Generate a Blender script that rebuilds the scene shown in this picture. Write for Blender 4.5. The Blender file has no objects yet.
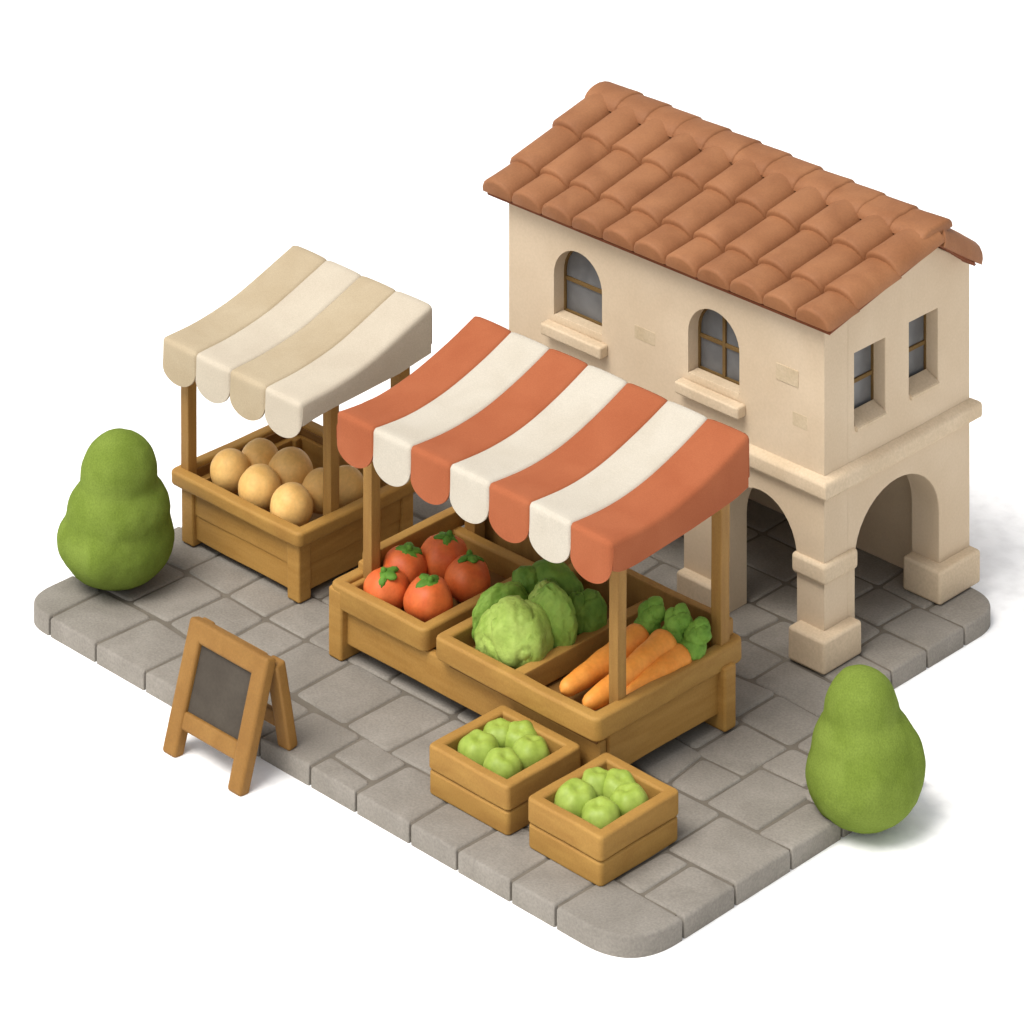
import bpy, bmesh, math, random
from mathutils import Vector, Matrix, noise
from mathutils.geometry import tessellate_polygon

random.seed(7)
S = bpy.context.scene
COL = S.collection
T = 0.26                       # top of the paved slab
GZ = 0.055                     # the white floor it lies on

# ------------------------------------------------------------------ materials
def lin(c):
    c = c / 255.0
    return c / 12.92 if c <= 0.04045 else ((c + 0.055) / 1.055) ** 2.4

def rgb(r, g, b, k=0.9):
    return (lin(r) * k, lin(g) * k, lin(b) * k, 1)

def material(name, c1, c2=None, rough=0.75, scale=(3, 3, 3), detail=4, grain=90.0, bump=0.15, dist=0.01,
             spec=0.25, island=0.0, coat=0.0, contrast=(0.35, 0.65), fibre=0.0):
    m = bpy.data.materials.new(name)
    m.use_nodes = True
    nt = m.node_tree
    N, L = nt.nodes, nt.links
    bs = N['Principled BSDF']
    bs.inputs['Roughness'].default_value = rough
    bs.inputs['Specular IOR Level'].default_value = spec
    tc = N.new('ShaderNodeTexCoord')
    mp = N.new('ShaderNodeMapping')
    mp.inputs['Scale'].default_value = scale
    L.new(tc.outputs['Object'], mp.inputs['Vector'])
    n1 = N.new('ShaderNodeTexNoise')
    n1.inputs['Scale'].default_value = 1.0
    n1.inputs['Detail'].default_value = detail
    n1.inputs['Distortion'].default_value = 0.4
    L.new(mp.outputs[0], n1.inputs['Vector'])
    rp = N.new('ShaderNodeValToRGB')
    rp.color_ramp.elements[0].position = contrast[0]
    rp.color_ramp.elements[1].position = contrast[1]
    rp.color_ramp.elements[0].color = c1
    rp.color_ramp.elements[1].color = c2 or c1
    L.new(n1.outputs['Fac'], rp.inputs['Fac'])
    out = rp.outputs['Color']
    if island:
        g = N.new('ShaderNodeNewGeometry')
        hs = N.new('ShaderNodeHueSaturation')
        mr = N.new('ShaderNodeMapRange')
        mr.inputs['To Min'].default_value = 1 - island
        mr.inputs['To Max'].default_value = 1 + island
        L.new(g.outputs['Random Per Island'], mr.inputs['Value'])
        L.new(mr.outputs[0], hs.inputs['Value'])
        L.new(out, hs.inputs['Color'])
        out = hs.outputs['Color']
    # fine speckle of the surface itself
    n2 = N.new('ShaderNodeTexNoise')
    n2.inputs['Scale'].default_value = grain
    n2.inputs['Detail'].default_value = 3
    L.new(tc.outputs['Object'], n2.inputs['Vector'])
    sp = N.new('ShaderNodeMapRange')
    sp.inputs['From Min'].default_value = 0.3
    sp.inputs['From Max'].default_value = 0.7
    sp.inputs['To Min'].default_value = 1 - 0.07 - fibre
    sp.inputs['To Max'].default_value = 1 + 0.07 + fibre
    L.new(n2.outputs['Fac'], sp.inputs['Value'])
    hv = N.new('ShaderNodeHueSaturation')
    L.new(sp.outputs[0], hv.inputs['Value'])
    L.new(out, hv.inputs['Color'])
    L.new(hv.outputs['Color'], bs.inputs['Base Color'])
    mix = N.new('ShaderNodeMath')
    mix.operation = 'MULTIPLY_ADD'
    mix.inputs[1].default_value = 0.6
    L.new(n1.outputs['Fac'], mix.inputs[0])
    L.new(n2.outputs['Fac'], mix.inputs[2])
    bp = N.new('ShaderNodeBump')
    bp.inputs['Strength'].default_value = bump
    bp.inputs['Distance'].default_value = dist
    L.new(mix.outputs[0], bp.inputs['Height'])
    L.new(bp.outputs[0], bs.inputs['Normal'])
    if coat:
        bs.inputs['Coat Weight'].default_value = coat
        bs.inputs['Coat Roughness'].default_value = 0.35
    return m

M = {}
def mats():
    M['ground'] = material('white_floor', (0.96, 0.96, 0.96, 1), grain=5, bump=0.0, rough=0.9, spec=0.1)
    M['stone'] = material('paving_stone', rgb(132, 126, 117), rgb(144, 138, 129), grain=42, bump=0.30, dist=0.012, rough=0.9, island=0.045, scale=(2, 2, 2), fibre=0.05)
    M['mortar'] = material('mortar', rgb(104, 97, 87), rgb(116, 109, 98), grain=50, bump=0.2, rough=0.95)
    M['stucco'] = material('cream_stucco', rgb(202, 181, 153), rgb(210, 190, 163), grain=38, bump=0.07, dist=0.01, rough=0.9, scale=(1.1, 1.1, 1.1), spec=0.15, fibre=-0.035)
    M['trim'] = material('stucco_trim', rgb(201, 180, 151), rgb(209, 189, 161), grain=38, bump=0.14, dist=0.012, rough=0.88, scale=(1.6, 1.6, 1.6), spec=0.18)
    M['patch'] = material('bare_brick', rgb(190, 170, 139), rgb(199, 180, 151), grain=35, bump=0.2, rough=0.9, scale=(4, 4, 4))
    M['tile'] = material('terracotta', rgb(139, 90, 56), rgb(153, 103, 67), grain=45, bump=0.10, dist=0.008, rough=0.68, island=0.03, scale=(2.2, 2.2, 2.2), spec=0.3)
    M['underroof'] = material('roof_clay', rgb(118, 64, 38), rgb(130, 74, 46), grain=40, bump=0.1, rough=0.8)
    M['glass'] = material('dark_glass', rgb(92, 92, 92), rgb(110, 110, 110), grain=8, bump=0.03, rough=0.3, spec=0.4, scale=(2.5, 2.5, 2.5))
    M['muntin'] = material('brown_muntin', rgb(104, 80, 44), rgb(118, 92, 52), grain=40, bump=0.1)
    kw = dict(grain=55, bump=0.16, dist=0.008, rough=0.66, spec=0.3)
    M['wood'] = material('board_wood', rgb(166, 122, 58), rgb(181, 138, 71), scale=(1.6, 1.6, 13), contrast=(0.3, 0.72), **kw)
    M['rim'] = material('rim_wood', rgb(160, 118, 56), rgb(175, 134, 67), scale=(2.2, 2.2, 9), contrast=(0.3, 0.72), **kw)
    M['post'] = material('post_wood', rgb(150, 110, 55), rgb(166, 126, 66), scale=(13, 13, 1.6), contrast=(0.3, 0.72), **kw)
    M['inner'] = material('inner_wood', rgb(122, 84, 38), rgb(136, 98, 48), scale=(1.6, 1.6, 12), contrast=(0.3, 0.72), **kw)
    M['easel'] = material('easel_wood', rgb(134,94,40), rgb(147,107,51), scale=(4, 4, 3), contrast=(0.3, 0.72), **kw)
    M['slate'] = material('slate', rgb(66,59,51), rgb(76,69,60), grain=30, bump=0.12, rough=0.85, scale=(2, 2, 2))
    cl = dict(grain=75, bump=0.14, dist=0.006, rough=0.85, spec=0.15, scale=(2.0, 2.0, 2.0))
    M['red'] = material('red_cloth', rgb(159, 88, 56), rgb(166, 95, 62), **cl)
    M['white'] = material('cream_cloth', rgb(190, 181, 165), rgb(196, 188, 173), **cl)
    M['beige'] = material('beige_cloth', rgb(173, 156, 128), rgb(180, 164, 137), **cl)
    M['ivory'] = material('ivory_cloth', rgb(188,176,157), rgb(194,183,164), **cl)
    M['tomato'] = material('tomato_skin', rgb(208, 94, 42), rgb(219, 113, 56), grain=30, bump=0.12, rough=0.5, scale=(4, 4, 4), spec=0.35)
    M['calyx'] = material('tomato_leaf', rgb(76, 120, 34), rgb(98, 142, 46), grain=40, bump=0.3, rough=0.65, scale=(8, 8, 8))
    M['carrot'] = material('carrot_skin', rgb(234, 144, 54), rgb(242, 162, 72), grain=24, bump=0.12, rough=0.55, scale=(3, 3, 3), spec=0.3)
    M['tops'] = material('carrot_leaf', rgb(108, 150, 54), rgb(132, 174, 70), grain=30, bump=0.4, rough=0.7, scale=(6, 6, 6))
    M['cabbage'] = material('pale_cabbage', rgb(138, 164, 68), rgb(166, 188, 94), grain=26, bump=0.4, dist=0.02, rough=0.65, scale=(4, 4, 4))
    M['cableaf'] = material('cabbage_leaf', rgb(112, 148, 54), rgb(140, 170, 74), grain=26, bump=0.4, dist=0.02, rough=0.65, scale=(5, 5, 5))
    M['lettuce'] = material('dark_lettuce', rgb(92, 130, 44), rgb(118, 152, 58), grain=26, bump=0.4, dist=0.02, rough=0.65, scale=(6, 6, 6))
    M['apple'] = material('apple_skin', rgb(142, 164, 62), rgb(160, 180, 80), grain=26, bump=0.14, rough=0.5, scale=(5, 5, 5), spec=0.35)
    M['melon'] = material('melon_skin', rgb(230, 182, 106), rgb(239, 195, 122), grain=28, bump=0.12, rough=0.55, scale=(4, 4, 4), spec=0.3)
    M['bush'] = material('bush_leaf', rgb(106, 124, 49), rgb(118, 136, 59), grain=60, bump=0.3, dist=0.015, rough=0.95, scale=(3, 3, 3), spec=0.05, fibre=0.05)
mats()

# ------------------------------------------------------------------ helpers
def obj(name, bm, mat, parent=None, smooth=True, angle=40, wn=True, slots=None, rims=False):
    me = bpy.data.meshes.new(name)
    bm.normal_update()
    bm.to_mesh(me)
    bm.free()
    for m_ in (slots or [mat]):
        me.materials.append(m_)
    o = bpy.data.objects.new(name, me)
    COL.objects.link(o)
    if smooth:
        for p in me.polygons:
            p.use_smooth = True
        me.set_sharp_from_angle(angle=math.radians(angle))
        if rims:                                         # open cloth borders stay crisp once thickened
            use = {}
            for p in me.polygons:
                for k in p.edge_keys:
                    use[k] = use.get(k, 0) + 1
            for e in me.edges:
                if use.get(e.key, 0) == 1:
                    e.use_edge_sharp = True
        if wn:
            w = o.modifiers.new('normals', 'WEIGHTED_NORMAL')
            w.keep_sharp = True
    if parent:
        o.parent = parent
        o.matrix_parent_inverse = parent.matrix_world.inverted()
    return o

def thing(name, label, cat, loc=(0, 0, 0), group=None):
    o = bpy.data.objects.new(name, None)
    o.empty_display_size = 0.2
    o.location = loc
    o.matrix_world = Matrix.Translation(loc)
    COL.objects.link(o)
    return tag(o, label, cat, group)

def tag(o, label, cat, group=None):
    o['label'] = label
    o['category'] = cat
    if group:
        o['group'] = group
    return o

def join(bm, tmp):
    me = bpy.data.meshes.new('tmp')
    tmp.to_mesh(me)
    tmp.free()
    bm.from_mesh(me)
    bpy.data.meshes.remove(me)

def wob(co, a, f=1.4):
    return co + noise.noise_vector(co * f + Vector((3.1, 7.7, 1.3))) * a

def box(bm, x0, x1, y0, y1, z0, z1, b=0.02, seg=2, w=0.0, mat=None, step=0.3):
    t = bmesh.new()
    bmesh.ops.create_cube(t, size=1)
    for v in t.verts:
        v.co = Vector((x0 + (x1 - x0) * (v.co.x + .5), y0 + (y1 - y0) * (v.co.y + .5), z0 + (z1 - z0) * (v.co.z + .5)))
    if w:
        for ax, (a, c) in enumerate(((x0, x1), (y0, y1), (z0, z1))):
            n = int((c - a) / step)
            for k in range(1, n + 1):
                p = Vector((0, 0, 0)); q = Vector((0, 0, 0))
                p[ax] = a + (c - a) * k / (n + 1); q[ax] = 1
                bmesh.ops.bisect_plane(t, geom=t.verts[:] + t.edges[:] + t.faces[:], plane_co=p, plane_no=q)
    if b:
        t.normal_update()
        es = [e for e in t.edges if len(e.link_faces) == 2 and e.calc_face_angle(0) > 0.5]
        bmesh.ops.bevel(t, geom=es, offset=min(b, (x1 - x0) * .45, (y1 - y0) * .45, (z1 - z0) * .45), segments=seg, profile=0.5, affect='EDGES')
    if w:
        for v in t.verts:
            v.co = wob(v.co, w)
    if mat is not None:
        for v in t.verts:
            v.co = mat @ v.co
    join(bm, t)
    return bm

def arc_path(x0, x1, y0, y1, r, n=5):
    pts = []
    for cx, cy, a0 in ((x1 - r, y0 + r, -90), (x1 - r, y1 - r, 0), (x0 + r, y1 - r, 90), (x0 + r, y0 + r, 180)):
        for k in range(n + 1):
            a = math.radians(a0 + 90 * k / n)
            pts.append((cx + r * math.cos(a), cy + r * math.sin(a)))
    return pts

def ring(bm, x0, x1, y0, y1, z0, z1, t, r=0.07, b=0.03, w=0.012, n=4):
    """a rectangular frame of boards with mitred, rounded corners"""
    prof = [(0, z0 + b * .6), (b * .4, z0), (t, z0), (t, z1 - b)]
    for k in (0, 1, 2, 3):
        a = math.pi / 2 * k / 3
        prof.append((t - b + b * math.cos(a), z1 - b + b * math.sin(a)))
    for k in (0, 1, 2, 3):
        a = math.pi / 2 + math.pi / 2 * k / 3
        prof.append((b + b * math.cos(a), z1 - b + b * math.sin(a)))
    del prof[4]
    m = bmesh.new()
    rings = []
    for d, z in prof:
        pts = arc_path(x0 + d, x1 - d, y0 + d, y1 - d, max(r - d, 0.006), n)
        full = []
        for i, p in enumerate(pts):                    # extra points along the straight runs
            q = pts[(i + 1) % len(pts)]
            full.append(p)
            if (i + 1) % (n + 1) == 0:
                for k in (1, 2, 3, 4, 5):
                    full.append((p[0] + (q[0] - p[0]) * k / 6, p[1] + (q[1] - p[1]) * k / 6))
        rings.append([m.verts.new(wob(Vector((p[0], p[1], z)), w, 1.7)) for p in full])
    for a, c in zip(rings, rings[1:] + rings[:1]):
        for i in range(len(a)):
            j = (i + 1) % len(a)
            m.faces.new((a[i], a[j], c[j], c[i]))
    bmesh.ops.recalc_face_normals(m, faces=m.faces[:])
    join(bm, m)
    return bm

def blob(bm, c, r, sub=4, fn=None, rot=None):
    t = bmesh.new()
    bmesh.ops.create_icosphere(t, subdivisions=sub, radius=1)
    for v in t.verts:
        d = v.co.normalized()
        k = fn(d) if fn else 1.0
        p = Vector((d.x * r[0] * k, d.y * r[1] * k, d.z * r[2] * k))
        if rot:
            p = rot @ p
        v.co = p + Vector(c)
    join(bm, t)
    return bm

def prism(bm, pts, z0, z1, b=0.030, rad=0.05, dome=0.0):
    """one stone: a convex polygon with rounded corners and a soft top edge"""
    P = [Vector((p[0], p[1])) for p in pts]
    R = [p[2] if len(p) > 2 else rad for p in pts]
    n = len(P)
    def level(d):
        Q = []
        for i in range(n):                               # inset every side by d and meet the sides again
            a, c, e = P[i - 1], P[i], P[(i + 1) % n]
            u, v = (c - a).normalized(), (e - c).normalized()
            nu, nv = Vector((-u.y, u.x)), Vector((-v.y, v.x))
            k = 1 + nu.dot(nv)
            Q.append(c + (nu + nv) * (d / max(k, .2)))
        out = []
        for i in range(n):
            a, c, e = Q[i - 1], Q[i], Q[(i + 1) % n]
            u = (a - c); v = (e - c)
            lim = .9 if R[i] > .3 else .45
            r = min(R[i] + d * .5, u.length * lim, v.length * lim)
            u.normalize(); v.normalize()
            k = 4 if R[i] < .3 else 14
            for s_ in range(k + 1):
                f = s_ / k
                p0, p2 = c + u * r, c + v * r
                out.append(p0 * (1 - f) ** 2 + c * 2 * f * (1 - f) + p2 * f * f)
        return out
    lv = [(0, z0), (0, z1 - b), (b * .18, z1 - b * .45), (b * .55, z1 - b * .12), (b * 1.1, z1)]
    t = bmesh.new()
    loops = [level(d) for d, z in lv]
    rows = [[t.verts.new((q.x, q.y, z)) for q in lp] for lp, (d, z) in zip(loops, lv)]
    out = loops[-1]
    m = len(out)
    for a, c in zip(rows, rows[1:]):
        for i in range(m):
            j = (i + 1) % m
            t.faces.new((a[i], a[j], c[j], c[i]))
    cen = t.verts.new((sum(q.x for q in out) / m, sum(q.y for q in out) / m, z1))
    for i in range(m):
        t.faces.new((rows[-1][i], rows[-1][(i + 1) % m], cen))
    join(bm, t)

# ------------------------------------------------------------------ ground and paving
g = bmesh.new()
bmesh.ops.create_grid(g, x_segments=1, y_segments=1, size=900)
go = obj('ground', g, M['ground'], smooth=False)
go.location.z = GZ
go['kind'] = 'structure'

X0, X1, Y0, Y1 = -8.86, -0.03, 0.10, 7.38
XN, YN = -1.36, 4.30                                     # the slab steps back beside the building

def edge_noise(x, y):
    v = noise.noise_vector(Vector((x * 1.9, y * 1.9, 4.2)))
    return v.x * 0.07, v.y * 0.07

stones = bmesh.new()
def stone(x0, x1, y0, y1, corner=None, r=0.8):
    J = 0.015
    pts = []
    for (x, y) in ((x0, y0), (x1, y0), (x1, y1), (x0, y1)):
        dx, dy = edge_noise(x, y)
        out = x in (X0, X1) or (x == XN and y > YN - .2)
        outy = y in (Y0, Y1)
        px = x + (0 if out else dx)
        py = y + (0 if outy else dy)
        if not out or True:
            px += 0 if x in (X0, X1) or (x == XN) else (J if x == x0 else -J)
        py += 0 if y in (Y0, Y1) else (J if y == y0 else -J)
        rr = random.uniform(0.03, 0.08)
        if x in (X0, X1, XN) or y in (Y0, Y1):
            rr = 0.014
        if corner and abs(x - corner[0]) < 1e-6 and abs(y - corner[1]) < 1e-6:
            rr = r
        pts.append((px, py, rr))
    prism(stones, pts, GZ, T + random.uniform(-0.006, 0.004))

def band(y0, y1, xs, skip=()):
    for k in range(len(xs) - 1):
        if k in skip:
            continue
        c = None
        if y0 == Y0 and k == 0: c = (X0, Y0)
        if y0 == Y0 and xs[k + 1] == X1: c = (X1, Y0)
        if y1 == Y1 and k == 0: c = (X0, Y1)
        if y1 == Y1 and xs[k + 1] == XN: c = (XN, Y1)
        stone(xs[k], xs[k + 1], y0, y1, c, 1.5 if c == (X1, Y0) else 0.62)

band(Y0, .85, [X0, -8.37, -7.58, -6.82, -5.98, -5.07, -4.34])
stone(-4.34, -3.66, Y0, .37); stone(-4.34, -3.66, .37, .85)
band(Y0, .85, [-3.66, -2.95, -2.27, -1.59, -1.0])
stone(-1.0, X1, Y0, .78, (X1, Y0), 1.55)
band(.85, 1.70, [X0, -7.98, -7.38, -6.70, -6.10, -5.44, -4.62, -3.95, -3.2, -2.4, -1.55])
stone(-1.55, -.9, .85, 1.6)
stone(-.9, -.56, .78, 1.49); stone(-.56, X1, .78, 1.49)
band(1.70, 2.33, [X0, -8.06, -7.38, -6.73, -6.13, -4.95, -4.0, -3.2, -2.4, -1.55])
stone(-1.55, -.9, 1.6, 2.33); stone(-.9, X1, 1.49, 2.30)
band(2.33, 3.0, [X0, -8.2, -7.5, -6.6, -5.8, -5.0, -4.2, -3.4, -2.5, -1.66])
stone(-1.66, -1.16, 2.33, 2.95)
stone(-1.16, -.45, 2.33, 3.24); stone(-.45, X1, 2.30, 3.10)
band(3.0, 3.66, [X0, -8.3, -7.4, -6.75, -6.1, -5.2, -4.3, -3.6, -2.6, -1.8])
stone(-1.8, -1.19, 2.95, 3.66)
stone(-1.19, -.60, 3.24, 3.68); stone(-.60, X1, 3.10, 3.72)
band(3.66, 4.30, [X0, -8.0, -7.2, -6.5, -5.7, -5.0, -4.1, -3.3, -2.55, -1.9])
stone(-1.9, -1.2, 3.66, 4.30); stone(-1.2, X1, 3.70, 4.30)
band(4.30, 4.90, [X0, -8.3, -7.5, -6.9, -6.0, -5.3, -4.4, -3.6, -2.85, -2.31, XN])
band(4.90, 5.48, [X0, -8.1, -7.3, -6.7, -5.9, -5.1, -4.5, -3.35, -2.85, -2.0, XN])
band(5.48, 6.05, [X0, -8.0, -7.2, -6.5, -5.7, -5.0, -4.0, -3.3, -2.62, -1.94, XN])
band(6.05, 6.68, [X0, -8.0, -7.2, -6.5, -5.7, -5.0, -4.2, -3.3, -2.55, -2.02, XN])
band(6.68, Y1, [X0, -8.0, -7.2, -6.5, -5.7, -5.0, -4.2, -3.4, -2.54, -1.90, XN])
po = obj('paving', stones, M['stone'], angle=50, wn=False)
po['kind'] = 'structure'
mo = bmesh.new()
prism(mo, [(X0 + .03, Y0 + .03, .7), (X1 - .03, Y0 + .03, 1.2), (X1 - .03, YN - .03, .1), (X0 + .03, YN - .03, .1)], GZ + 0.004, T - 0.02, b=0.01)
prism(mo, [(X0 + .03, YN - .03, .02), (XN - .03, YN - .03, .02), (XN - .03, Y1 - .03, .7), (X0 + .03, Y1 - .03, .7)], GZ + 0.004, T - 0.02, b=0.01)
mo = obj('paving_bed', mo, M['mortar'], wn=False)
mo['kind'] = 'structure'

# ------------------------------------------------------------------ building
def panel(bm, outer, holes, thick, place, bevel=0.025):
    """a wall with real openings; outer/holes are (u, z) loops, place maps (u, d, z) to the world, d = depth behind the face"""
    t = bmesh.new()
    loops = [outer] + holes
    vf, vb = [], []
    flat = []
    for lp in loops:
        vf.append([t.verts.new(place(u, 0, z)) for u, z in lp])
        vb.append([t.verts.new(place(u, thick, z)) for u, z in lp])
    allf = [v for l in vf for v in l]
    allb = [v for l in vb for v in l]
    tris = tessellate_polygon([[Vector((u, z, 0)) for u, z in lp] for lp in loops])
    for a, b_, c in tris:
        t.faces.new((allf[a], allf[b_], allf[c]))
        t.faces.new((allb[c], allb[b_], allb[a]))
    rim = []
    for f_, b_ in zip(vf, vb):
        for i in range(len(f_)):
            j = (i + 1) % len(f_)
            t.faces.new((f_[i], f_[j], b_[j], b_[i]))
            rim.append((f_[i], f_[j]))
    bmesh.ops.recalc_face_normals(t, faces=t.faces[:])
    if bevel:
        es = [e for e in (t.edges.get(p) for p in rim) if e]
        bmesh.ops.bevel(t, geom=es, offset=bevel, segments=2, profile=0.5, affect='EDGES', clamp_overlap=True)
    join(bm, t)

def arch(u0, u1, zb, zs, zt, n=18):
    """arch outline going from the right foot up and over to the left foot (u falling)"""
    c, a = (u0 + u1) / 2, (u1 - u0) / 2
    pts = [(u1, zb)]
    for k in range(n + 1):
        th = math.pi * k / n
        pts.append((c + a * math.cos(th), zs + (zt - zs) * math.sin(th)))
    pts.append((u0, zb))
    return pts

house = thing('arcade_house', 'cream two-storey stucco house with a terracotta tile roof and open arches', 'house', (-4.2, 6.2, T))
WX0, WX1, WY0, WY1 = -6.46, -1.92, 5.06, 7.48
TH = 0.37
ZB = T + 0.002
# front wall
f = bmesh.new()
outer = [(WX0, ZB)]
pts = []
for u0, u1 in ((-5.0, -3.86), (-3.30, -2.29)):
    pts += list(reversed(arch(u0, u1, ZB, 1.22 if u1 > -3 else 1.25, 1.76)))
outer += pts + [(WX1, ZB), (WX1, 3.76), (WX0, 3.76)]
holes = [arch(-5.77, -5.05, 2.66, 3.10, 3.45), arch(-3.80, -3.08, 2.66, 3.09, 3.43)]
panel(f, outer, holes, TH, lambda u, d, z: Vector((u, WY0 + d, z)), 0.022)
obj('front_wall', f, M['stucco'], house)
# right gable wall
f = bmesh.new()
outer = [(WY0 + TH + .001, ZB)] + list(reversed(arch(5.56, 6.95, ZB, 1.16, 1.76))) + [(WY1, ZB), (WY1, 3.66), (6.74, 4.09), (WY0 + TH + .001, 3.78)]
holes = [[(5.55, 2.55), (6.05, 2.55), (6.05, 3.30), (5.55, 3.30)], [(6.45, 2.58), (6.93, 2.58), (6.93, 3.33), (6.45, 3.33)]]
panel(f, outer, holes, TH, lambda u, d, z: Vector((WX1 - d, u, z)), 0.022)
obj('gable_wall', f, M['stucco'], house)
f = bmesh.new()
box(f, WX0, WX1 - TH - .002, WY1 - .33, WY1, ZB, 3.62, b=0)
obj('back_wall', f, M['stucco'], house)
f = bmesh.new()
panel(f, [(WY0 + TH + .002, ZB), (WY1 - .335, ZB), (WY1 - .335, 3.6), (6.74, 4.15), (WY0 + TH + .002, 3.78)], [], .3, lambda u, d, z: Vector((WX0 + d, u, z)), 0)
obj('side_wall', f, M['stucco'], house)
f = bmesh.new()
box(f, WX0 + .31, WX1 - TH - .004, WY0 + TH + .004, WY1 - .34, 2.0, 2.25, b=0)
obj('upper_floor', f, M['stucco'], house)
# inner lining so the upper rooms are dark behind the panes
# cornice around the two seen sides
def sweep_corner(bm, prof, path):
    """sweep (out, z) profile along a list of (x, y, nx, ny) stations"""
    rows = [[bm.verts.new(wob(Vector((x + nx * d, y + ny * d, z)), .006, 1.5)) for d, z in prof] for x, y, nx, ny in path]
    for a, c in zip(rows, rows[1:]):
        for i in range(len(a) - 1):
            bm.faces.new((a[i], c[i], c[i + 1], a[i + 1]))
    bm.faces.new(rows[0]); bm.faces.new(list(reversed(rows[-1])))
    bmesh.ops.recalc_face_normals(bm, faces=bm.faces[:])

def rails(path_pts):
    return path_pts
f = bmesh.new()
cp = [(-.03, 1.99), (.065, 1.99), (.083, 2.0), (.09, 2.025), (.09, 2.125), (.083, 2.15), (.06, 2.17), (.005, 2.20), (-.03, 2.20)]
st = [(WX0, WY0, -1, -1)] + [(WX0 + (WX1 - WX0) * k / 8, WY0, 0, -1) for k in range(1, 8)] + [(WX1, WY0, 1, -1)] + \
     [(WX1, WY0 + (WY1 - WY0) * k / 5, 1, 0) for k in range(1, 5)] + [(WX1, WY1, 1, 1)]
sweep_corner(f, cp, st)
obj('cornice', f, M['trim'], house, angle=50)

def footing(name, x0, x1, y0, y1, z0, z1, lip):
    f = bmesh.new()
    box(f, x0, x1, y0, y1, z0, z1, b=lip, seg=3, w=.006)
    return obj(name, f, M['trim'], house)
# pillar bases: each stands a little proud of its pillar
footing('pillar_base', -2.27, -1.775, 4.88, 5.50, ZB, .61, .035)
footing('pillar_base', -3.87, -3.31, 4.94, 5.44, ZB, .58, .035)
footing('pillar_base', -2.31, -1.79, 6.80, 7.50, ZB, .62, .035)
footing('pillar_base', -6.56, -4.95, 4.95, 5.52, ZB, .60, .05)
# capitals
footing('capital', -2.335, -1.87, 5.01, 5.56, 1.09, 1.30, .045)

def window(u0, u1, z0, zs, zt, side, arched, bars):
    """frame bars set back in the opening; pane and sill are its children"""
    dep = 0.18
    if side == 'front':
        P = lambda u, d, z: Vector((u, WY0 + d, z))
    else:
        P = lambda u, d, z: Vector((WX1 - d, u, z))
    def slab(bm, a0, a1, b0, b1, d0, d1, bev):
        p, q = P(a0, d0, b0), P(a1, d1, b1)
        box(bm, min(p.x, q.x), max(p.x, q.x), min(p.y, q.y), max(p.y, q.y), b0, b1, b=bev)
    m = bmesh.new()
    t = 0.022
    lp = arch(u0, u1, z0, zs, zt) if arched else [(u1, z0), (u1, zt), (u0, zt), (u0, z0)]
    c = ((u0 + u1) / 2, (z0 + zt) / 2)
    k = 0.94
    inner = [(c[0] + (u - c[0]) * k, c[1] + (z - c[1]) * (1 - (1 - k) * (u1 - u0) / (zt - z0))) for u, z in lp]
    sh = lambda L: [(c[0] + (u - c[0]) * 1.02, c[1] + (z - c[1]) * 1.02) for u, z in L]
    panel(m, sh(lp), [inner], .05, lambda u, d, z: P(u, dep + d - .02, z), 0)
    zc = z0 + (zt - z0) * .46
    slab(m, u0, u1, zc - t, zc + t, dep - .014, dep + .02, .006)
    if bars:
        uc = (u0 + u1) / 2
        slab(m, uc - t, uc + t, z0, zt - .01, dep - .018, dep + .018, .006)
    w = obj('window', m, M['muntin'], house)
    m = bmesh.new()
    panel(m, sh(lp), [], .02, lambda u, d, z: P(u, dep + .006 + d, z), 0)
    obj('pane', m, M['glass'], w)
    if side == 'front':
        m = bmesh.new()
        box(m, u0 - .09, u1 + .09, WY0 - .13, WY0 + .01, z0 - .20, z0 - .07, b=.025, seg=3, w=.006)
        box(m, u0 + .004, u1 - .004, WY0 - .004, WY0 + dep - .03, z0 - .075, z0 + .012, b=.01, seg=2)
        obj('sill', m, M['trim'], w)
    else:
        m = bmesh.new()
        t_ = bmesh.new()
        # a sloping sill filling the foot of the opening
        vs = []
        for u in (u0 + .003, u1 - .003):
            vs.append([t_.verts.new(P(u, d, z)) for d, z in ((-.03, z0 - .06), (-.03, z0 - .015), (dep - .02, z0 + .07), (dep - .02, z0 - .06))])
        for i in range(4):
            j = (i + 1) % 4
            t_.faces.new((vs[0][i], vs[0][j], vs[1][j], vs[1][i]))
        t_.faces.new(vs[0]); t_.faces.new(list(reversed(vs[1])))
        bmesh.ops.recalc_face_normals(t_, faces=t_.faces[:])
        bmesh.ops.bevel(t_, geom=t_.edges[:], offset=.008, segments=2, affect='EDGES')
        join(m, t_)
        obj('sill', m, M['trim'], w)
    return w
window(-5.77, -5.05, 2.66, 3.10, 3.45, 'front', True, False)
window(-3.80, -3.08, 2.66, 3.09, 3.43, 'front', True, True)
window(5.55, 6.05, 2.55, 0, 3.30, 'right', False, False)
window(6.45, 6.93, 2.58, 0, 3.33, 'right', False, False)

# bits of bare brick showing through the stucco
for x, z, w_, h_, e in ((-2.42, 3.08, .15, .085, .007), (-4.42, 2.86, .15, .07, .003), (-2.25, 2.66, .10, .07, .002)):
    f = bmesh.new()
    box(f, x - w_, x + w_, WY0 - e, WY0 + .02, z - h_, z + h_, b=.002, seg=1)
    obj('bare_brick', f, M['patch'], house)

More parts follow.
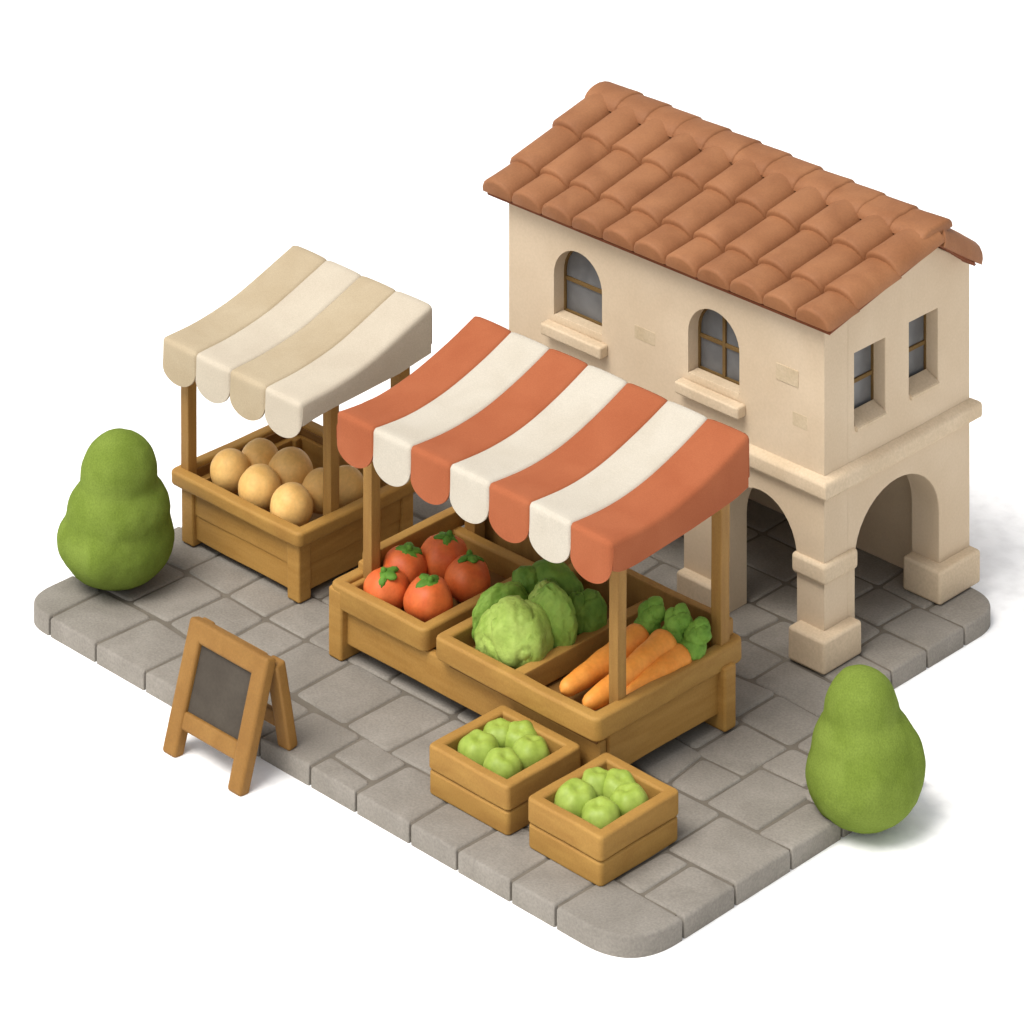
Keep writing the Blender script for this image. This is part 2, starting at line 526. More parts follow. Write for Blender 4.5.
# roof: clay deck and three courses of barrel tiles each side
EY, EZ = 4.89, 3.775
RY, RZ = 6.74, 4.31
BY, BZ = 7.43, 3.735
RX0, RX1 = -6.70, -1.70
f = bmesh.new()
def deck(bm, ya, za, yb, zb, th):
    t = bmesh.new()
    rows = []
    for x in (RX0 + .03, RX1 - .03):
        rows.append([t.verts.new((x, y, z)) for y, z in ((ya, za), (yb, zb), (yb, zb - th), (ya, za - th))])
    for i in range(4):
        j = (i + 1) % 4
        t.faces.new((rows[0][i], rows[0][j], rows[1][j], rows[1][i]))
    t.faces.new(rows[0]); t.faces.new(list(reversed(rows[1])))
    bmesh.ops.recalc_face_normals(t, faces=t.faces[:])
    bmesh.ops.bevel(t, geom=t.edges[:], offset=.015, segments=2, affect='EDGES')
    join(bm, t)
deck(f, EY + .03, EZ + .02, RY, RZ + .02, .05)
deck(f, BY - .08, BZ + .03, RY + .004, RZ + .02, .05)
roof = obj('roof', f, M['underroof'], house)

def barrel(bm, origin, along, side, up, L, w0, w1, h0, h1, nose=0.03, na=10):
    """one half-barrel tile: from its lower end (origin) up the slope"""
    t = bmesh.new()
    st = [(0.0, .86, .80), (nose * .35, .95, .93), (nose, 1, 1), (L * .35, 1, 1), (L * .7, 1, 1), (L, 1, 1)]
    rows = []
    for s, kw_, kh in st:
        fr = s / L
        w = (w0 + (w1 - w0) * fr) / 2 * kw_
        h = (h0 + (h1 - h0) * fr) * kh
        row = []
        for k in range(na + 1):
            a = math.pi * k / na
            ca, sa = math.cos(a), math.sin(a)
            ca = math.copysign(abs(ca) ** .9, ca)
            row.append(t.verts.new(wob(origin + along * s + side * (w * ca) + up * (h * sa), .005, 1.6)))
        rows.append(row)
    for a, c in zip(rows, rows[1:]):
        for i in range(na):
            t.faces.new((a[i], c[i], c[i + 1], a[i + 1]))
    for a, c in zip(rows, rows[1:]):
        t.faces.new((a[0], a[-1], c[-1], c[0]))
    t.faces.new(rows[0]); t.faces.new(list(reversed(rows[-1])))
    bmesh.ops.recalc_face_normals(t, faces=t.faces[:])
    join(bm, t)

NC = 11
cw = (RX1 - RX0) / NC
tl = bmesh.new()
al = Vector((0, RY - EY, RZ - EZ)); LL = al.length; al.normalize()
up = Vector((0, -al.z, al.y))
cuts = [0.0, 0.235, 0.60, 1.0]
for c in range(NC):
    xc = RX0 + cw * (c + .5)
    for r in range(3):
        s0, s1 = cuts[r] * LL, cuts[r + 1] * LL + (.05 if r < 2 else .03)
        o = Vector((xc, EY, EZ)) + al * (s0 + random.uniform(-.004, .004)) + up * (.012 + .022)
        barrel(tl, o, (al - up * (.040 / (s1 - s0))).normalized(), Vector((1, 0, 0)), up, s1 - s0, cw * 1.03, cw * .99, .185, .150)
obj('roof_tiles', tl, M['tile'], roof, angle=50, wn=False)
tl = bmesh.new()
al2 = Vector((0, RY - BY, RZ - BZ)); L2 = al2.length; al2.normalize()
up2 = Vector((0, -al2.z, al2.y)); up2 = -up2 if up2.z < 0 else up2
for c in range(NC):
    xc = RX0 + cw * (c + .5)
    barrel(tl, Vector((xc, BY, BZ)) - up2 * .03, al2, Vector((1, 0, 0)), up2, L2 - .02, cw * 1.06, cw * 1.06, .19, .19, nose=.06)
obj('roof_tiles', tl, M['tile'], roof, angle=50, wn=False)
tl = bmesh.new()
rw = (RX1 - RX0 - .16) / NC
for c in range(NC):
    x = RX1 - .07 - rw * c
    o = Vector((x, RY, RZ + .025 + random.uniform(-.004, .004)))
    barrel(tl, o, Vector((-1, 0, -.03)), Vector((0, 1, 0)), Vector((0, 0, 1)), rw + .05, .54, .52, .140, .130, nose=.03)
obj('ridge_tiles', tl, M['tile'], roof, angle=50, wn=False)

# the ridge sags a little towards the gable
for o in [roof] + list(roof.children):
    for v in o.data.vertices:
        k = (v.co.y - EY) / (RY - EY) if v.co.y < RY else (BY - v.co.y) / (BY - RY)
        k = max(0.0, min(1.0, k))
        v.co.z += k * (.05 - .22 * (v.co.x - RX0) / (RX1 - RX0))

# ------------------------------------------------------------------ awnings
def awning(root, prof, x0, x1, cols, z_side, z_dip, skirt, name_mats, r_fold=0.05):
    """prof: (y, z) from the front fold to the back; stripes across x; flaps hang at the front; skirts hang at both ends"""
    n = len(cols)
    sw = (x1 - x0) / n
    slots = [M[k] for k in name_mats]
    # smooth the profile with a Catmull-Rom curve
    def cr(p0, p1, p2, p3, t):
        return tuple(.5 * ((2 * b) + (-a + c) * t + (2 * a - 5 * b + 4 * c - d) * t * t + (-a + 3 * b - 3 * c + d) * t ** 3) for a, b, c, d in zip(p0, p1, p2, p3))
    Q = [prof[0]] + prof + [prof[-1]]
    curve = []
    for i in range(1, len(Q) - 2):
        for k in range(6):
            curve.append(cr(Q[i - 1], Q[i], Q[i + 1], Q[i + 2], k / 6))
    curve.append(prof[-1])
    yf, zf = prof[0]
    fold = []
    R = r_fold
    for k in range(5):                                   # rounded front fold
        a = math.radians(180 - 18 * k - 8)
        fold.append((yf + R + R * math.cos(a), zf - R + R * math.sin(a)))
    yb, zb = prof[-1]
    back = [(yb + .03, zb - .012), (yb + .045, zb - .05), (yb + .045, zb - .2), (yb + .045, zb - .42)]
    run = [p for p in curve if p[0] > yf + R * 1.2]
    line = [(yf, fold[0][1] - .03)] + fold + run + back
    drop = [(yf, fold[0][1] - .03)]                      # the flaps hang just below the fold
    full = fold + run + back
    def cross(c, u, d):
        if (c == 0 and u < .5) or (c == n - 1 and u > .5):
            q = min(u, 1 - u)
            d = -.035 if q == 0 else (-.014 if q < .025 else (-.003 if q < .07 else d))
        return d
    bm = bmesh.new()
    for c in range(n):
        xa, xb = x0 + sw * c, x0 + sw * (c + 1)
        us = [0, .02, .06] + [.06 + .88 * k / 16 for k in range(1, 16)] + [.94, .98, 1]
        pf = [-.022, -.007, 0] + [.008 * math.sin(math.pi * k / 16) ** .5 for k in range(1, 16)] + [0, -.007, -.022]
        rows = []
        for i, (y, z) in enumerate(line):
            p, q = line[max(i - 1, 0)], line[min(i + 1, len(line) - 1)]
            ty, tz = q[0] - p[0], q[1] - p[1]
            l = math.hypot(ty, tz)
            ny, nz = (-tz / l, ty / l) if i > 1 else (-1, 0)
            row = []
            for u, d in zip(us, pf):
                d = cross(c, u, d)
                co = Vector((xa + sw * u, y + ny * d, z + nz * d))
                row.append(bm.verts.new(wob(co, .012, .9)))
            rows.append(row)
        for a, b in zip(rows, rows[1:]):
            for k in range(len(us) - 1):
                fc = bm.faces.new((a[k], a[k + 1], b[k + 1], b[k]))
                fc.material_index = cols[c]
        # end skirts hang from the outer stripes, from the front fold to the back
        if c in (0, n - 1):
            xe0 = xa if c == 0 else xb
            top = []
            for i, (y, z) in enumerate(full[:-3]):
                p, q = full[max(i - 1, 0)], full[min(i + 1, len(full) - 1)]
                l = math.hypot(q[0] - p[0], q[1] - p[1])
                ny, nz = -(q[1] - p[1]) / l, (q[0] - p[0]) / l
                top.append(bm.verts.new(wob(Vector((xe0, y - .035 * ny, z - .035 * nz)), .012, .9)))
            low = []
            for v in top:
                f_ = (v.co.y - yf) / (yb - yf)
                zz = None
                for (fa, za), (fb, zb2) in zip(skirt, skirt[1:]):
                    if fa <= f_ <= fb + 1e-6:
                        tt = (f_ - fa) / (fb - fa)
                        zz = za + (zb2 - za) * tt
                if zz is None:
                    zz = skirt[0][1] if f_ < 0 else skirt[-1][1]
                low.append(zz)
            ex = -.004 if c == 0 else .004
            prev = None
            for lv in (0, .08, .5, 1):
                cur = []
                for v, zz in zip(top, low):
                    if lv == 0:
                        cur.append(v)
                    else:
                        cur.append(bm.verts.new((v.co.x + ex * (1 if lv < 1 else .9), v.co.y, v.co.z - .0 + (zz - v.co.z) * lv)))
                if prev:
                    for i in range(len(cur) - 1):
                        fc = bm.faces.new((prev[i], prev[i + 1], cur[i + 1], cur[i]))
                        fc.material_index = cols[c]
                prev = cur
    bmesh.ops.remove_doubles(bm, verts=bm.verts[:], dist=.0005)
    bmesh.ops.recalc_face_normals(bm, faces=bm.faces[:])
    up_ = sum((f_.normal.z for f_ in bm.faces))
    if up_ < 0:
        bmesh.ops.reverse_faces(bm, faces=bm.faces[:])
    a = obj('awning', bm, None, root, slots=slots, angle=60, wn=False, rims=True)
    s = a.modifiers.new('thick', 'SOLIDIFY')
    s.thickness = .03
    s.offset = -1
    # scalloped flaps: each takes in the rounded fold and hangs from it
    for c in range(n):
        bm = bmesh.new()
        xa, xb = x0 + sw * c, x0 + sw * (c + 1)
        us = [0, .02, .06] + [.06 + .88 * k / 16 for k in range(1, 16)] + [.94, .98, 1]
        pf = [-.022, -.007, 0] + [.008 * math.sin(math.pi * k / 16) ** .5 for k in range(1, 16)] + [0, -.007, -.022]
        y, z = drop[0]
        rows = [[Vector((xa + sw * u, y - cross(c, u, d), z)) for u, d in zip(us, pf)]]
        for k in range(1, 9):
            row = []
            for u, d in zip(us, pf):
                v = max(0.0, 1 - (2 * u - 1) ** 2)
                zb_ = z_side - (z_side - z_dip) * v ** .5
                if zb_ < z_dip + .0: zb_ = z_dip
                row.append(Vector((xa + sw * u, y - cross(c, u, d) - .010 * (k / 8) ** 2, z + (zb_ - z) * k / 8)))
            rows.append(row)
        V = [[bm.verts.new(wob(p, .012, .9)) for p in row] for row in rows]
        for r0, r1 in zip(V, V[1:]):
            for k in range(len(us) - 1):
                bm.faces.new((r0[k], r1[k], r1[k + 1], r0[k + 1]))
        o = obj('valance_flap', bm, slots[cols[c]], a, angle=60, wn=False, rims=True)
        s_ = o.modifiers.new('thick', 'SOLIDIFY')
        s_.thickness = .03
        s_.offset = -1
    return a

# ------------------------------------------------------------------ red striped stall
red = thing('market_stall', 'large wooden produce stall under the red and white striped awning', 'market stall', (-3.78, 2.68, T), 'market stalls')
awning(red, [(1.53, 2.89), (1.97, 2.868), (2.33, 2.890), (2.69, 2.955), (3.14, 3.085), (3.54, 3.23)], -5.49, -1.63, [0, 1, 0, 1, 0, 1, 0], 2.62, 2.42,
       [(-.05, 2.60), (.015, 2.60), (.06, 2.56), (.12, 2.545), (.2, 2.545), (.57, 2.60), (.90, 2.67), (1.0, 2.72)], ['red', 'white'])

def posts(root, spots):
    for x, y, z0, z1, h in spots:
        m = bmesh.new()
        box(m, x - h, x + h, y - h, y + h, z0, z1, b=.018, w=.006)
        obj('post', m, M['post'], root)
posts(red, [(-2.00, 2.03, .80, 2.83, .065), (-1.965, 3.50, .84, 3.05, .07), (-5.50, 2.05, .84, 2.80, .068), (-5.40, 3.46, .84, 3.05, .08)])
# legs
for a in ((-5.706, -5.50, 1.622, 2.05), (-5.69, -5.49, 3.30, 3.68), (-2.09, -1.80, 3.38, 3.56), (-2.20, -2.0, 1.90, 2.1)):
    m = bmesh.new()
    box(m, a[0], a[1], a[2], a[3], T, .985 if a[2] < 1.63 else .90, b=.03, seg=3, w=.008)
    obj('leg', m, M['wood'], red)
# rails and panels of the base
m = bmesh.new()
box(m, -5.51, -1.93, 1.70, 1.80, .42, .785, b=.025, w=.01)
obj('front_rail', m, M['wood'], red)
m = bmesh.new()
box(m, -1.98, -1.89, 1.80, 3.40, .42, .88, b=.02, w=.008)
obj('side_panel', m, M['wood'], red)
m = bmesh.new()
box(m, -5.66, -5.56, 2.0, 3.4, .42, 1.12, b=.02, w=.008)
obj('side_panel', m, M['wood'], red)
m = bmesh.new()
box(m, -5.60, -1.96, 3.60, 3.70, .42, 1.24, b=.025, w=.01)
obj('back_panel', m, M['post'], red)
m = bmesh.new()
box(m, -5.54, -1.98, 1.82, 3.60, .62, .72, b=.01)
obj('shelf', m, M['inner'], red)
# left tray
m = bmesh.new()
ring(m, -5.70, -4.29, 1.63, 3.40, .79, 1.03, .14, r=.09, b=.035)
tr = obj('tray', m, M['rim'], red)
m = bmesh.new()
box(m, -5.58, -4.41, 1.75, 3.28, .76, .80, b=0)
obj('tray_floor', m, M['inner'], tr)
# double tray
m = bmesh.new()
ring(m, -4.10, -1.84, 1.56, 3.74, .85, 1.08, .14, r=.09, b=.035)
tr = obj('tray', m, M['rim'], red)
m = bmesh.new()
box(m, -3.09, -2.95, 1.68, 3.62, .82, 1.066, b=.025, w=.008)
obj('divider', m, M['rim'], tr)
m = bmesh.new()
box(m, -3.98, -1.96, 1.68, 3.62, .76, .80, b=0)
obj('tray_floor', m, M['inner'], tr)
# left side board behind the post
m = bmesh.new()
box(m, -5.67, -5.54, 2.06, 3.66, 1.00, 1.20, b=.03, w=.01)
obj('side_board', m, M['rim'], red)

# ------------------------------------------------------------------ beige stall
tan = thing('market_stall', 'smaller wooden stall of round melons under the beige and ivory striped awning', 'market stall', (-7.64, 2.95, T), 'market stalls')
awning(tan, [(2.0, 2.46), (2.47, 2.485), (2.98, 2.575), (3.43, 2.71), (3.92, 2.875)], -8.76, -6.53, [0, 1, 0, 1], 2.22, 2.03,
       [(-.05, 2.21), (.02, 2.21), (.10, 2.235), (.24, 2.26), (.5, 2.28), (.75, 2.30), (1.0, 2.37)], ['beige', 'ivory'])
posts(tan, [(-8.555, 2.21, .8, 2.38, .066), (-6.80, 2.69, .8, 2.46, .067), (-8.52, 3.72, .8, 2.70, .075), (-6.80, 3.72, .8, 2.70, .08)])
for a in ((-8.56, -8.36, 2.10, 2.27), (-6.86, -6.66, 2.10, 2.28), (-6.86, -6.66, 3.62, 3.80), (-8.56, -8.36, 3.62, 3.80)):
    m = bmesh.new()
    box(m, a[0], a[1], a[2], a[3], T, .92, b=.025, seg=3, w=.006)
    obj('leg', m, M['wood'], tan)
for z0, z1 in ((.33, .61), (.60, .90)):
    m = bmesh.new()
    box(m, -8.38, -6.85, 2.145 - (.012 if z0 > .5 else 0), 2.23, z0, z1, b=.02, w=.008)
    obj('front_board', m, M['wood'], tan)
    m = bmesh.new()
    box(m, -6.80, -6.70 + (.012 if z0 > .5 else 0), 2.26, 3.64, z0, z1, b=.02, w=.012)
    obj('side_board', m, M['wood'], tan)
    m = bmesh.new()
    box(m, -8.53, -8.43, 2.26, 3.64, z0, z1, b=.02, w=.012)
    obj('side_board', m, M['wood'], tan)
m = bmesh.new()
box(m, -8.40, -6.84, 3.70, 3.78, .33, .92, b=.02, w=.008)
obj('back_board', m, M['wood'], tan)
m = bmesh.new()
ring(m, -8.68, -6.59, 2.03, 3.90, .89, 1.04, .15, r=.08, b=.035)
obj('rim', m, M['rim'], tan)
m = bmesh.new()
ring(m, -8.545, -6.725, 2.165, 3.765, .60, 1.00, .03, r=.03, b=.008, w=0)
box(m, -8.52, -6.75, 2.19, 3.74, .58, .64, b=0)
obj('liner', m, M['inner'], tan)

# ------------------------------------------------------------------ produce
def fruit(name, mat, c, r, label, cat, group, fn=None, sub=4, rz=0.0):
    m = bmesh.new()
    blob(m, (0, 0, 0), r, sub, fn)
    o = obj(name, m, mat, wn=False, angle=180)
    o.location = c
    o.rotation_euler = (0, 0, rz)
    return tag(o, label, cat, group)

mel = [(-8.19, 2.49, 1.02, 0.221, 'leftmost in the front row of the stall bin'),
       (-7.66, 2.44, 1.03, 0.232, 'in the middle of the front row of the stall bin'),
       (-7.13, 2.42, 1.02, 0.232, 'at the front corner of the stall bin'),
       (-8.13, 2.87, 1.02, 0.221, 'at the back left of the stall bin'),
       (-7.67, 2.90, 1.03, 0.254, 'in the middle of the back row of the stall bin'),
       (-7.17, 2.90, 1.01, 0.221, 'half hidden behind the right post of the stall'),
       (-7.05, 3.14, 1.0, 0.216, 'at the back right of the bin, right of the post')]
def melon_fn(s):
    return lambda d: 1 + .03 * noise.noise(d * 1.6 + Vector((s, 0, 0)))
for i, (x, y, z, r, w_) in enumerate(mel):
    fruit('melon', M['melon'], (x, y, z), (r, r, r * 1.04), 'smooth golden tan melon ' + w_, 'melon', 'golden melons in the beige stall', melon_fn(i * 3.7), rz=i)

def tomato_fn(s):
    def fn(d):
        a = math.atan2(d.y, d.x)
        k = 1 + .035 * math.cos(5 * a + s) * (1 - d.z * d.z) + .04 * noise.noise(d * 1.8 + Vector((s, 0, 0)))
        return k - .10 * math.exp(-((1 - d.z) / .05)) 
    return fn
tom = [(-5.20, 1.98, .985, .235, 'at the front left of the left tray'),
       (-4.70, 2.09, 1.02, .250, 'nearest the front corner of the left tray'),
       (-5.30, 2.33, 1.04, .235, 'at the back left of the left tray'),
       (-5.13, 2.74, 1.06, .255, 'farthest back in the left tray'),
       (-4.70, 2.66, 1.03, .240, 'at the right rim beside the cabbages')]
for i, (x, y, z, r, w_) in enumerate(tom):
    t = fruit('tomato', M['tomato'], (x, y, z), (r, r, r * .94), 'red tomato with a green leaf top ' + w_, 'tomato', 'tomatoes in the left tray', tomato_fn(i * 2.1), rz=i * .8)
    m = bmesh.new()
    for k in range(5):
        a = k * math.tau / 5 + i
        q = Matrix.Rotation(a, 3, 'Z') @ Matrix.Rotation(.30, 3, 'Y')
        blob(m, q @ Vector((.065, 0, .0)), (.095, .055, .03), 3, lambda d: 1 + .25 * noise.noise(d * 3 + Vector((k, i, 0))), q)
    blob(m, (0, 0, .02), (.035, .035, .045), 2)
    c = obj('calyx', m, M['calyx'], t, wn=False, angle=180)
    tilt = (-.25, .15, -.1, .1, .3)[i]
    c.matrix_parent_inverse = Matrix.Identity(4)
    c.location = (.02, -.05, r * .86)
    c.rotation_euler = (.30, tilt, 0)

# cabbages
def lump(s, a=.10, f=1.9):
    def fn(d):
        n = noise.noise(d * f + Vector((s, s * .3, 0)))
        return 1 + a * n - .07 * max(0, 1 - abs(noise.noise(d * 1.7 + Vector((s + 9, 0, 4)))) / .06)
    return fn
def heap(label, parts, base):
    t = thing('cabbage', label, 'cabbage', base, 'cabbages in the middle tray')
    for k, (nm, mt, c, r, az, tilt) in enumerate(parts):
        m = bmesh.new()
        rot = Matrix.Rotation(math.radians(az), 3, 'Z') @ Matrix.Rotation(math.radians(tilt), 3, 'X')
        sd = c[0] * 7 + k
        if nm == 'head':
            fn = lambda d: 1 + .12 * noise.noise(d * 1.9 + Vector((sd, 0, 0))) - .09 * max(0, 1 - abs(noise.noise(d * 1.4 + Vector((sd + 9, 0, 4)))) / .09) + .02 * noise.noise(d * 4 + Vector((sd, 0, 2)))
        else:
            fn = lambda d: 1 + .10 * noise.noise(d * 2.2 + Vector((sd, 0, 0))) + .04 * noise.noise(d * 6 + Vector((sd, 3, 0))) - .06 * max(0, 1 - abs(noise.noise(d * 1.9 + Vector((sd + 5, 2, 4)))) / .08)
        blob(m, c, r, 5, fn, rot)
        obj(nm, m, M[mt], t, wn=False, angle=180)
heap('big pale green cabbage with darker outer leaves at the front of the middle tray',
     [('head', 'cabbage', (-3.40, 2.07, 1.11), (.375, .35, .385), 0, 0), ('leaf', 'cabbage', (-3.62, 1.98, 1.06), (.17, .22, .30), -25, 0), ('leaf', 'cabbage', (-3.22, 2.08, 1.08), (.16, .24, .30), 30, 0), ('leaf', 'cabbage', (-3.46, 2.05, 1.40), (.16, .15, .10), 0, 0),
      ('leaf', 'cableaf', (-3.78, 2.24, 1.12), (.13, .34, .35), -20, 8), ('leaf', 'cableaf', (-3.22, 2.38, 1.20), (.26, .14, .40), 20, 0),
      ('leaf', 'cabbage', (-3.36, 2.42, 1.22), (.20, .16, .34), 10, 0)], (-3.46, 2.12, .82))
heap('dark green leafy cabbage at the back of the middle tray, under the awning',
     [('head', 'lettuce', (-3.62, 2.82, 1.20), (.34, .26, .33), 0, 0), ('leaf', 'lettuce', (-3.80, 2.62, 1.32), (.17, .14, .17), 20, 0), ('leaf', 'lettuce', (-3.46, 2.58, 1.30), (.18, .14, .19), -20, 0)], (-3.62, 2.82, .82))
heap('narrow dark green cabbage at the back right, beside the carrots',
     [('head', 'lettuce', (-3.17, 2.86, 1.08), (.17, .22, .31), 10, 0), ('leaf', 'lettuce', (-3.22, 2.72, 1.12), (.13, .12, .28), 30, 0)], (-3.17, 2.86, .82))

# carrots
def carrot(tip, head, r, label, s):
    tip, head = Vector(tip), Vector(head)
    t = thing('carrot', label, 'carrot', tuple((tip + head) / 2), 'carrots in the right tray')
    ax = head - tip
    L = ax.length
    q = ax.to_track_quat('Z', 'Y').to_matrix()
    m = bmesh.new()
    nl, na = 30, 20
    rows = []
    for j in range(nl + 1):
        f_ = j / nl
        k = r * (.42 + .58 * f_ ** .75)
        if f_ < .10: k *= math.sqrt(max(0, 1 - ((.10 - f_) / .10) ** 2)) * .999 + .001
        if f_ > .90: k *= math.sqrt(max(0, 1 - ((f_ - .90) / .105) ** 2))
        k *= 1 + .025 * math.sin(f_ * 26 + s) + .04 * noise.noise(Vector((f_ * 5, s, 0)))
        bend = Vector((.03 * math.sin(f_ * 3 + s), .02 * math.cos(f_ * 4 + s), 0))
        rows.append([m.verts.new(tip + q @ (Vector((k * math.cos(a), k * math.sin(a), f_ * L)) + bend)) for a in (math.tau * i / na for i in range(na))])
    for a, b in zip(rows, rows[1:]):
        for i in range(na):
            j = (i + 1) % na
            m.faces.new((a[i], a[j], b[j], b[i]))
    m.faces.new(list(reversed(rows[0]))); m.faces.new(rows[-1])
    obj('root', m, M['carrot'], t, wn=False, angle=180)
    m = bmesh.new()
    d = ax.normalized()
    for k, (o, sc) in enumerate((((0, .02, .06), .95), ((.0, .10, .13), .85), ((-.055, .13, .16), .60), ((.06, .12, .15), .62), ((.0, .17, .20), .58))):
        blob(m, head + q @ Vector(o) * 1.05 + Vector((0, 0, .015)), (.15 * sc, .125 * sc, .16 * sc), 4,
             lambda v: 1 + (.35 * max(0, v.y) ** 3 if k > 1 else 0) + .18 * noise.noise(v * 1.2 + Vector((s + k, k, 0))) - .12 * max(0, 1 - abs(noise.noise(v * 2.3 + Vector((k + s, 2, 5)))) / .12), q)
    obj('leaf_top', m, M['tops'], t, wn=False, angle=180)
carrot((-2.56, 1.84, .96), (-2.55, 2.99, 1.12), .17, 'orange carrot along the left divider of the right tray', 1.0)
carrot((-2.24, 1.82, .97), (-2.25, 3.05, 1.13), .175, 'long orange carrot in the middle of the right tray', 2.2)
carrot((-2.10, 2.18, .96), (-2.03, 3.08, 1.07), .15, 'orange carrot along the right edge of the right tray', 3.9)

# ------------------------------------------------------------------ crates of apples
def apple_fn(s):
    def fn(d):
        a = math.atan2(d.y, d.x)
        top = math.exp(-((1 - d.z) / .07))
        return 1 + .05 * math.cos(5 * a + s) * max(0, d.z) * (1 - d.z * d.z) * 2 + .04 * noise.noise(d * 1.7 + Vector((s, 1, 0))) - .30 * top
    return fn
def crate(x0, x1, y0, y1, h, label, rz):
    cx, cy = (x0 + x1) / 2, (y0 + y1) / 2
    t = thing('crate', label, 'crate', (cx, cy, T), 'apple crates by the stall')
    zm = T + h * .5
    hx, hy = (x1 - x0) / 2, (y1 - y0) / 2
    for z0, z1, g_ in ((T, zm - .008, .0), (zm + .004, T + h, .006)):
        m = bmesh.new()
        ring(m, cx - hx - g_, cx + hx + g_, cy - hy - g_, cy + hy + g_, z0, z1, .125, r=.05, b=.03, w=.01)
        obj('crate_band', m, M['rim'], t)
    m = bmesh.new()
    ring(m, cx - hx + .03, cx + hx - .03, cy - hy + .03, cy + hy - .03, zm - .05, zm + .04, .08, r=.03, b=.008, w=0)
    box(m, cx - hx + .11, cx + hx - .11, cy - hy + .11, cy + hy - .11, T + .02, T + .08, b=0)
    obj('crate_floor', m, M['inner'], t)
    return t
crate(-3.16, -2.09, .585, 1.61, .475, 'wooden crate of green apples against the front of the striped stall', 0)
crate(-1.85, -.885, .60, 1.70, .475, 'wooden crate of green apples standing by itself near the paving corner', 0)
apl = []
for (x0, y0, kx, which) in ((-3.16, .585, 1.07, 'crate against the stall'), (-1.84, .63, .95, 'crate near the paving corner')):
    cx, cy = x0 + kx / 2, y0 + .515
    for dx, dy, r, w_ in ((-.225, -.14, .195, 'at the left'), (.13, -.17, .18, 'at the front'), (.16, .19, .18, 'at the right'), (-.27, .20, .165, 'at the back left'), (-.08, .30, .175, 'at the back')):
        apl.append((cx + dx, cy + dy, .62, r, '%s of the %s' % (w_, which)))
for i, (x, y, z, r, w_) in enumerate(apl):
    a = fruit('apple', M['apple'], (x, y, z), (r * 1.05, r * 1.05, r), 'green apple ' + w_, 'apple', 'green apples in the crates', apple_fn(i * 1.7), rz=i * 1.1)
    a.rotation_euler = (random.uniform(-.25, .3), random.uniform(-.3, .3), i * 1.1)

# ------------------------------------------------------------------ chalkboard easel
ea = thing('chalkboard_sign', 'blank dark chalkboard in an orange brown wooden A-frame at the paving edge', 'chalkboard', (-5.3, -.2, GZ))
LH = 1.265
ang = math.atan2(.38, 1.215)
FM = Matrix.Translation((.05, -.50, GZ)) @ Matrix.Rotation(-ang, 4, 'X')
m = bmesh.new()
for x0, x1 in ((-5.90, -5.70), (-4.925, -4.725)):
    box(m, x0, x1, -.02, .12, .0, LH, b=.035, seg=3, w=.006, mat=FM)
box(m, -5.80, -4.83, -.018, .118, LH - .20, LH + .004, b=.035, seg=3, w=.006, mat=FM)
box(m, -5.72, -4.90, -.008, .108, .27, .44, b=.03, seg=3, w=.006, mat=FM)
obj('front_frame', m, M['easel'], ea)
m = bmesh.new()
box(m, -5.72, -4.90, .035, .07, .40, LH - .17, b=0, mat=FM)
obj('chalkboard', m, M['slate'], ea)
b0 = Vector((0, .20, T)); b1 = Vector((0, .01, 1.24))
dv = b1 - b0
BM_ = Matrix.Translation(b0) @ Matrix.Rotation(math.atan2(-dv.y, dv.z), 4, 'X')
m = bmesh.new()
for x0, x1 in ((-5.88, -5.70), (-4.845, -4.66)):
    box(m, x0, x1, -.07, .06, .0, dv.length - .07, b=.03, seg=3, w=.006, mat=BM_)
box(m, -5.74, -4.88, -.03, .03, .16, .34, b=.02, seg=2, mat=BM_)
box(m, -5.74, -4.88, -.03, .03, dv.length - .22, dv.length - .06, b=.02, seg=2, mat=BM_)
obj('back_frame', m, M['easel'], ea)

# ------------------------------------------------------------------ clipped bushes
def bush(loc, lobes, label, edge=9):
    """one rounded, three-tiered crown: the merged outline of several clipped lobes"""
    def sdf(p):
        acc = 0.0
        for c, r in lobes:
            d = (Vector(((p.x - c[0]) / r[0], (p.y - c[1]) / r[1], (p.z - c[2]) / r[2])).length - 1) * min(r)
            acc += math.exp(-d * 46)
        return -math.log(acc) / 46
    m = bmesh.new()
    bmesh.ops.create_icosphere(m, subdivisions=6, radius=1)
    base = Vector((0, 0, .62))
    for v in m.verts:
        d = v.co.normalized()
        lo, hi = .1, 1.6
        for _ in range(16):
            mid = (lo + hi) / 2
            if sdf(base + d * mid) < 0: lo = mid
            else: hi = mid
        p = base + d * lo
        n = noise.noise(p * 3.1 + Vector(loc)) * .014 + noise.noise(p * 9 + Vector(loc)) * .006 + noise.noise(p * 30) * .0022
        p += d * n
        if p.x < edge:
            p.z = max(p.z, .0)
        else:
            p.z = max(p.z, -.165)
        v.co = p
    o = obj('clipped_bush', m, M['bush'], wn=False, angle=180)
    o.location = loc
    return tag(o, label, 'bush', 'clipped green bushes')
bush((-8.41, 1.08, T), [((0, 0, .46), (.60, .60, .48)), ((.02, .0, .78), (.545, .545, .42)), ((.02, 0, 1.16), (.41, .41, .44)), ((.2, -.38, .46), (.22, .22, .26)), ((-.25, -.34, .48), (.23, .23, .26))],
     'rounded three-tier green bush at the left corner beside the melon stall')
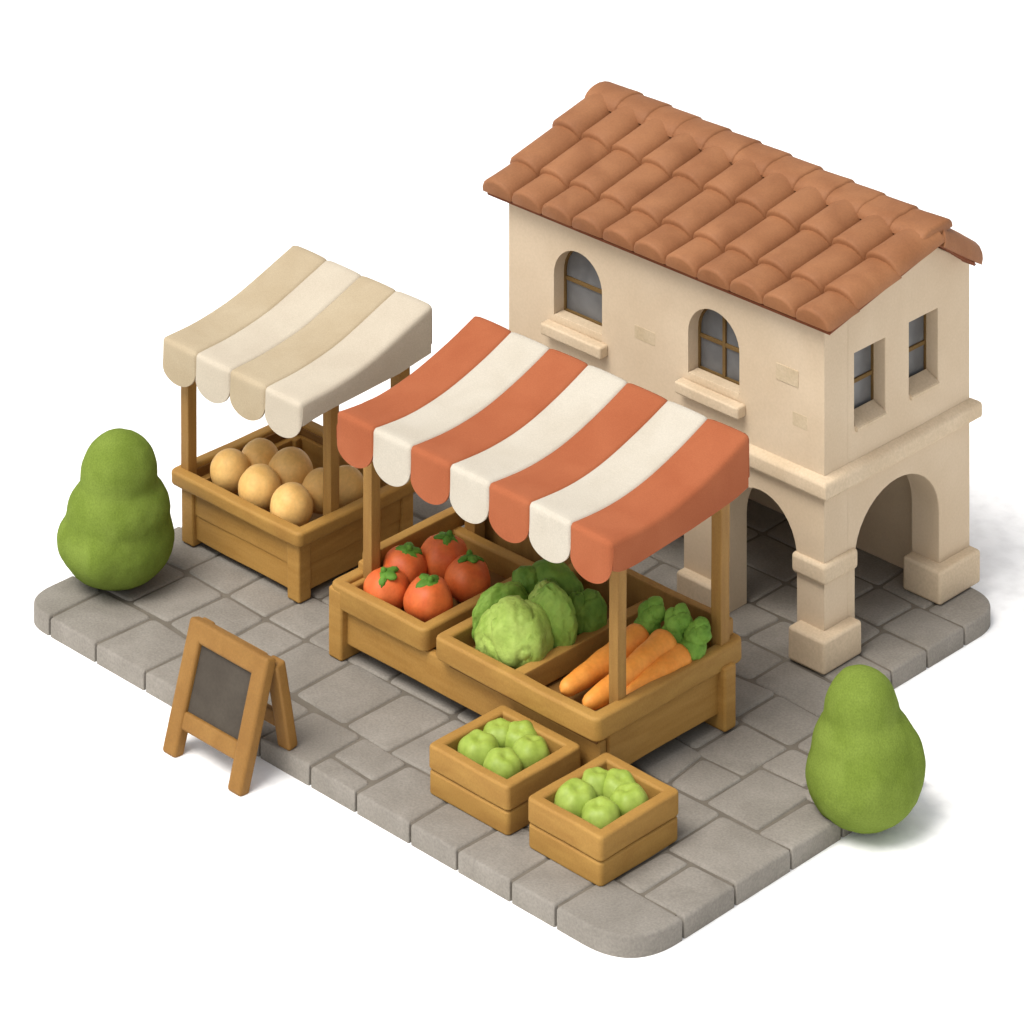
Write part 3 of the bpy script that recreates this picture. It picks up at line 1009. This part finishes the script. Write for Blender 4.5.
bush((-.08, 3.44, T), [((.06, -.06, .28), (.555, .555, .46)), ((.02, .0, .54), (.505, .505, .40)), ((-.01, 0, .83), (.365, .365, .43)), ((.3, -.25, .36), (.25, .25, .32)), ((.36, .22, .42), (.18, .18, .3))],
     'rounded three-tier green bush overhanging the right paving edge below the pillar', edge=.02)

# ------------------------------------------------------------------ camera
YAW = math.atan((4500 - 512) / math.sqrt((512 + 3650) * (4500 - 512)))
cam = bpy.data.cameras.new('camera')
cam.sensor_width = 36
cam.lens = math.sqrt((512 + 3650) * (4500 - 512)) / 1024 * 36
cam.shift_y = -(512 + 1500) / 1024
cam.clip_end = 4000
co = bpy.data.objects.new('camera', cam)
co.location = (25.0597, -27.0891, 22.5)
co.rotation_euler = (math.radians(90), 0, YAW)
COL.objects.link(co)
S.camera = co

# ------------------------------------------------------------------ daylight
SUN = Vector((-.12, -.76, 1.40)).normalized()
el = math.asin(SUN.z)
az = math.atan2(SUN.x, SUN.y)
w = bpy.data.worlds.new('World')
S.world = w
w.use_nodes = True
nt = w.node_tree
bg = nt.nodes['Background']
sky = nt.nodes.new('ShaderNodeTexSky')
sky.sky_type = 'NISHITA'
sky.sun_disc = False
sky.sun_elevation = el
sky.sun_rotation = az
sky.air_density = 1.0
sky.dust_density = 4.0
sky.ozone_density = 1.0
hs = nt.nodes.new('ShaderNodeHueSaturation')           # thin bright overcast: the sky is nearly colourless
hs.inputs['Saturation'].default_value = 0.15
nt.links.new(sky.outputs[0], hs.inputs['Color'])
nt.links.new(hs.outputs[0], bg.inputs['Color'])
bg.inputs['Strength'].default_value = 0.13
sd = bpy.data.lights.new('sun', 'SUN')
sd.energy = 1.65
sd.angle = math.radians(32)
sd.color = (1.0, .96, .90)
so = bpy.data.objects.new('sun', sd)
so.rotation_euler = SUN.to_track_quat('Z', 'Y').to_euler()
COL.objects.link(so)

S.view_settings.view_transform = 'Standard'
S.view_settings.look = 'None'
S.view_settings.gamma = 1
S.view_settings.exposure = 0.47
S.cycles.max_bounces = 8
S.cycles.diffuse_bounces = 4
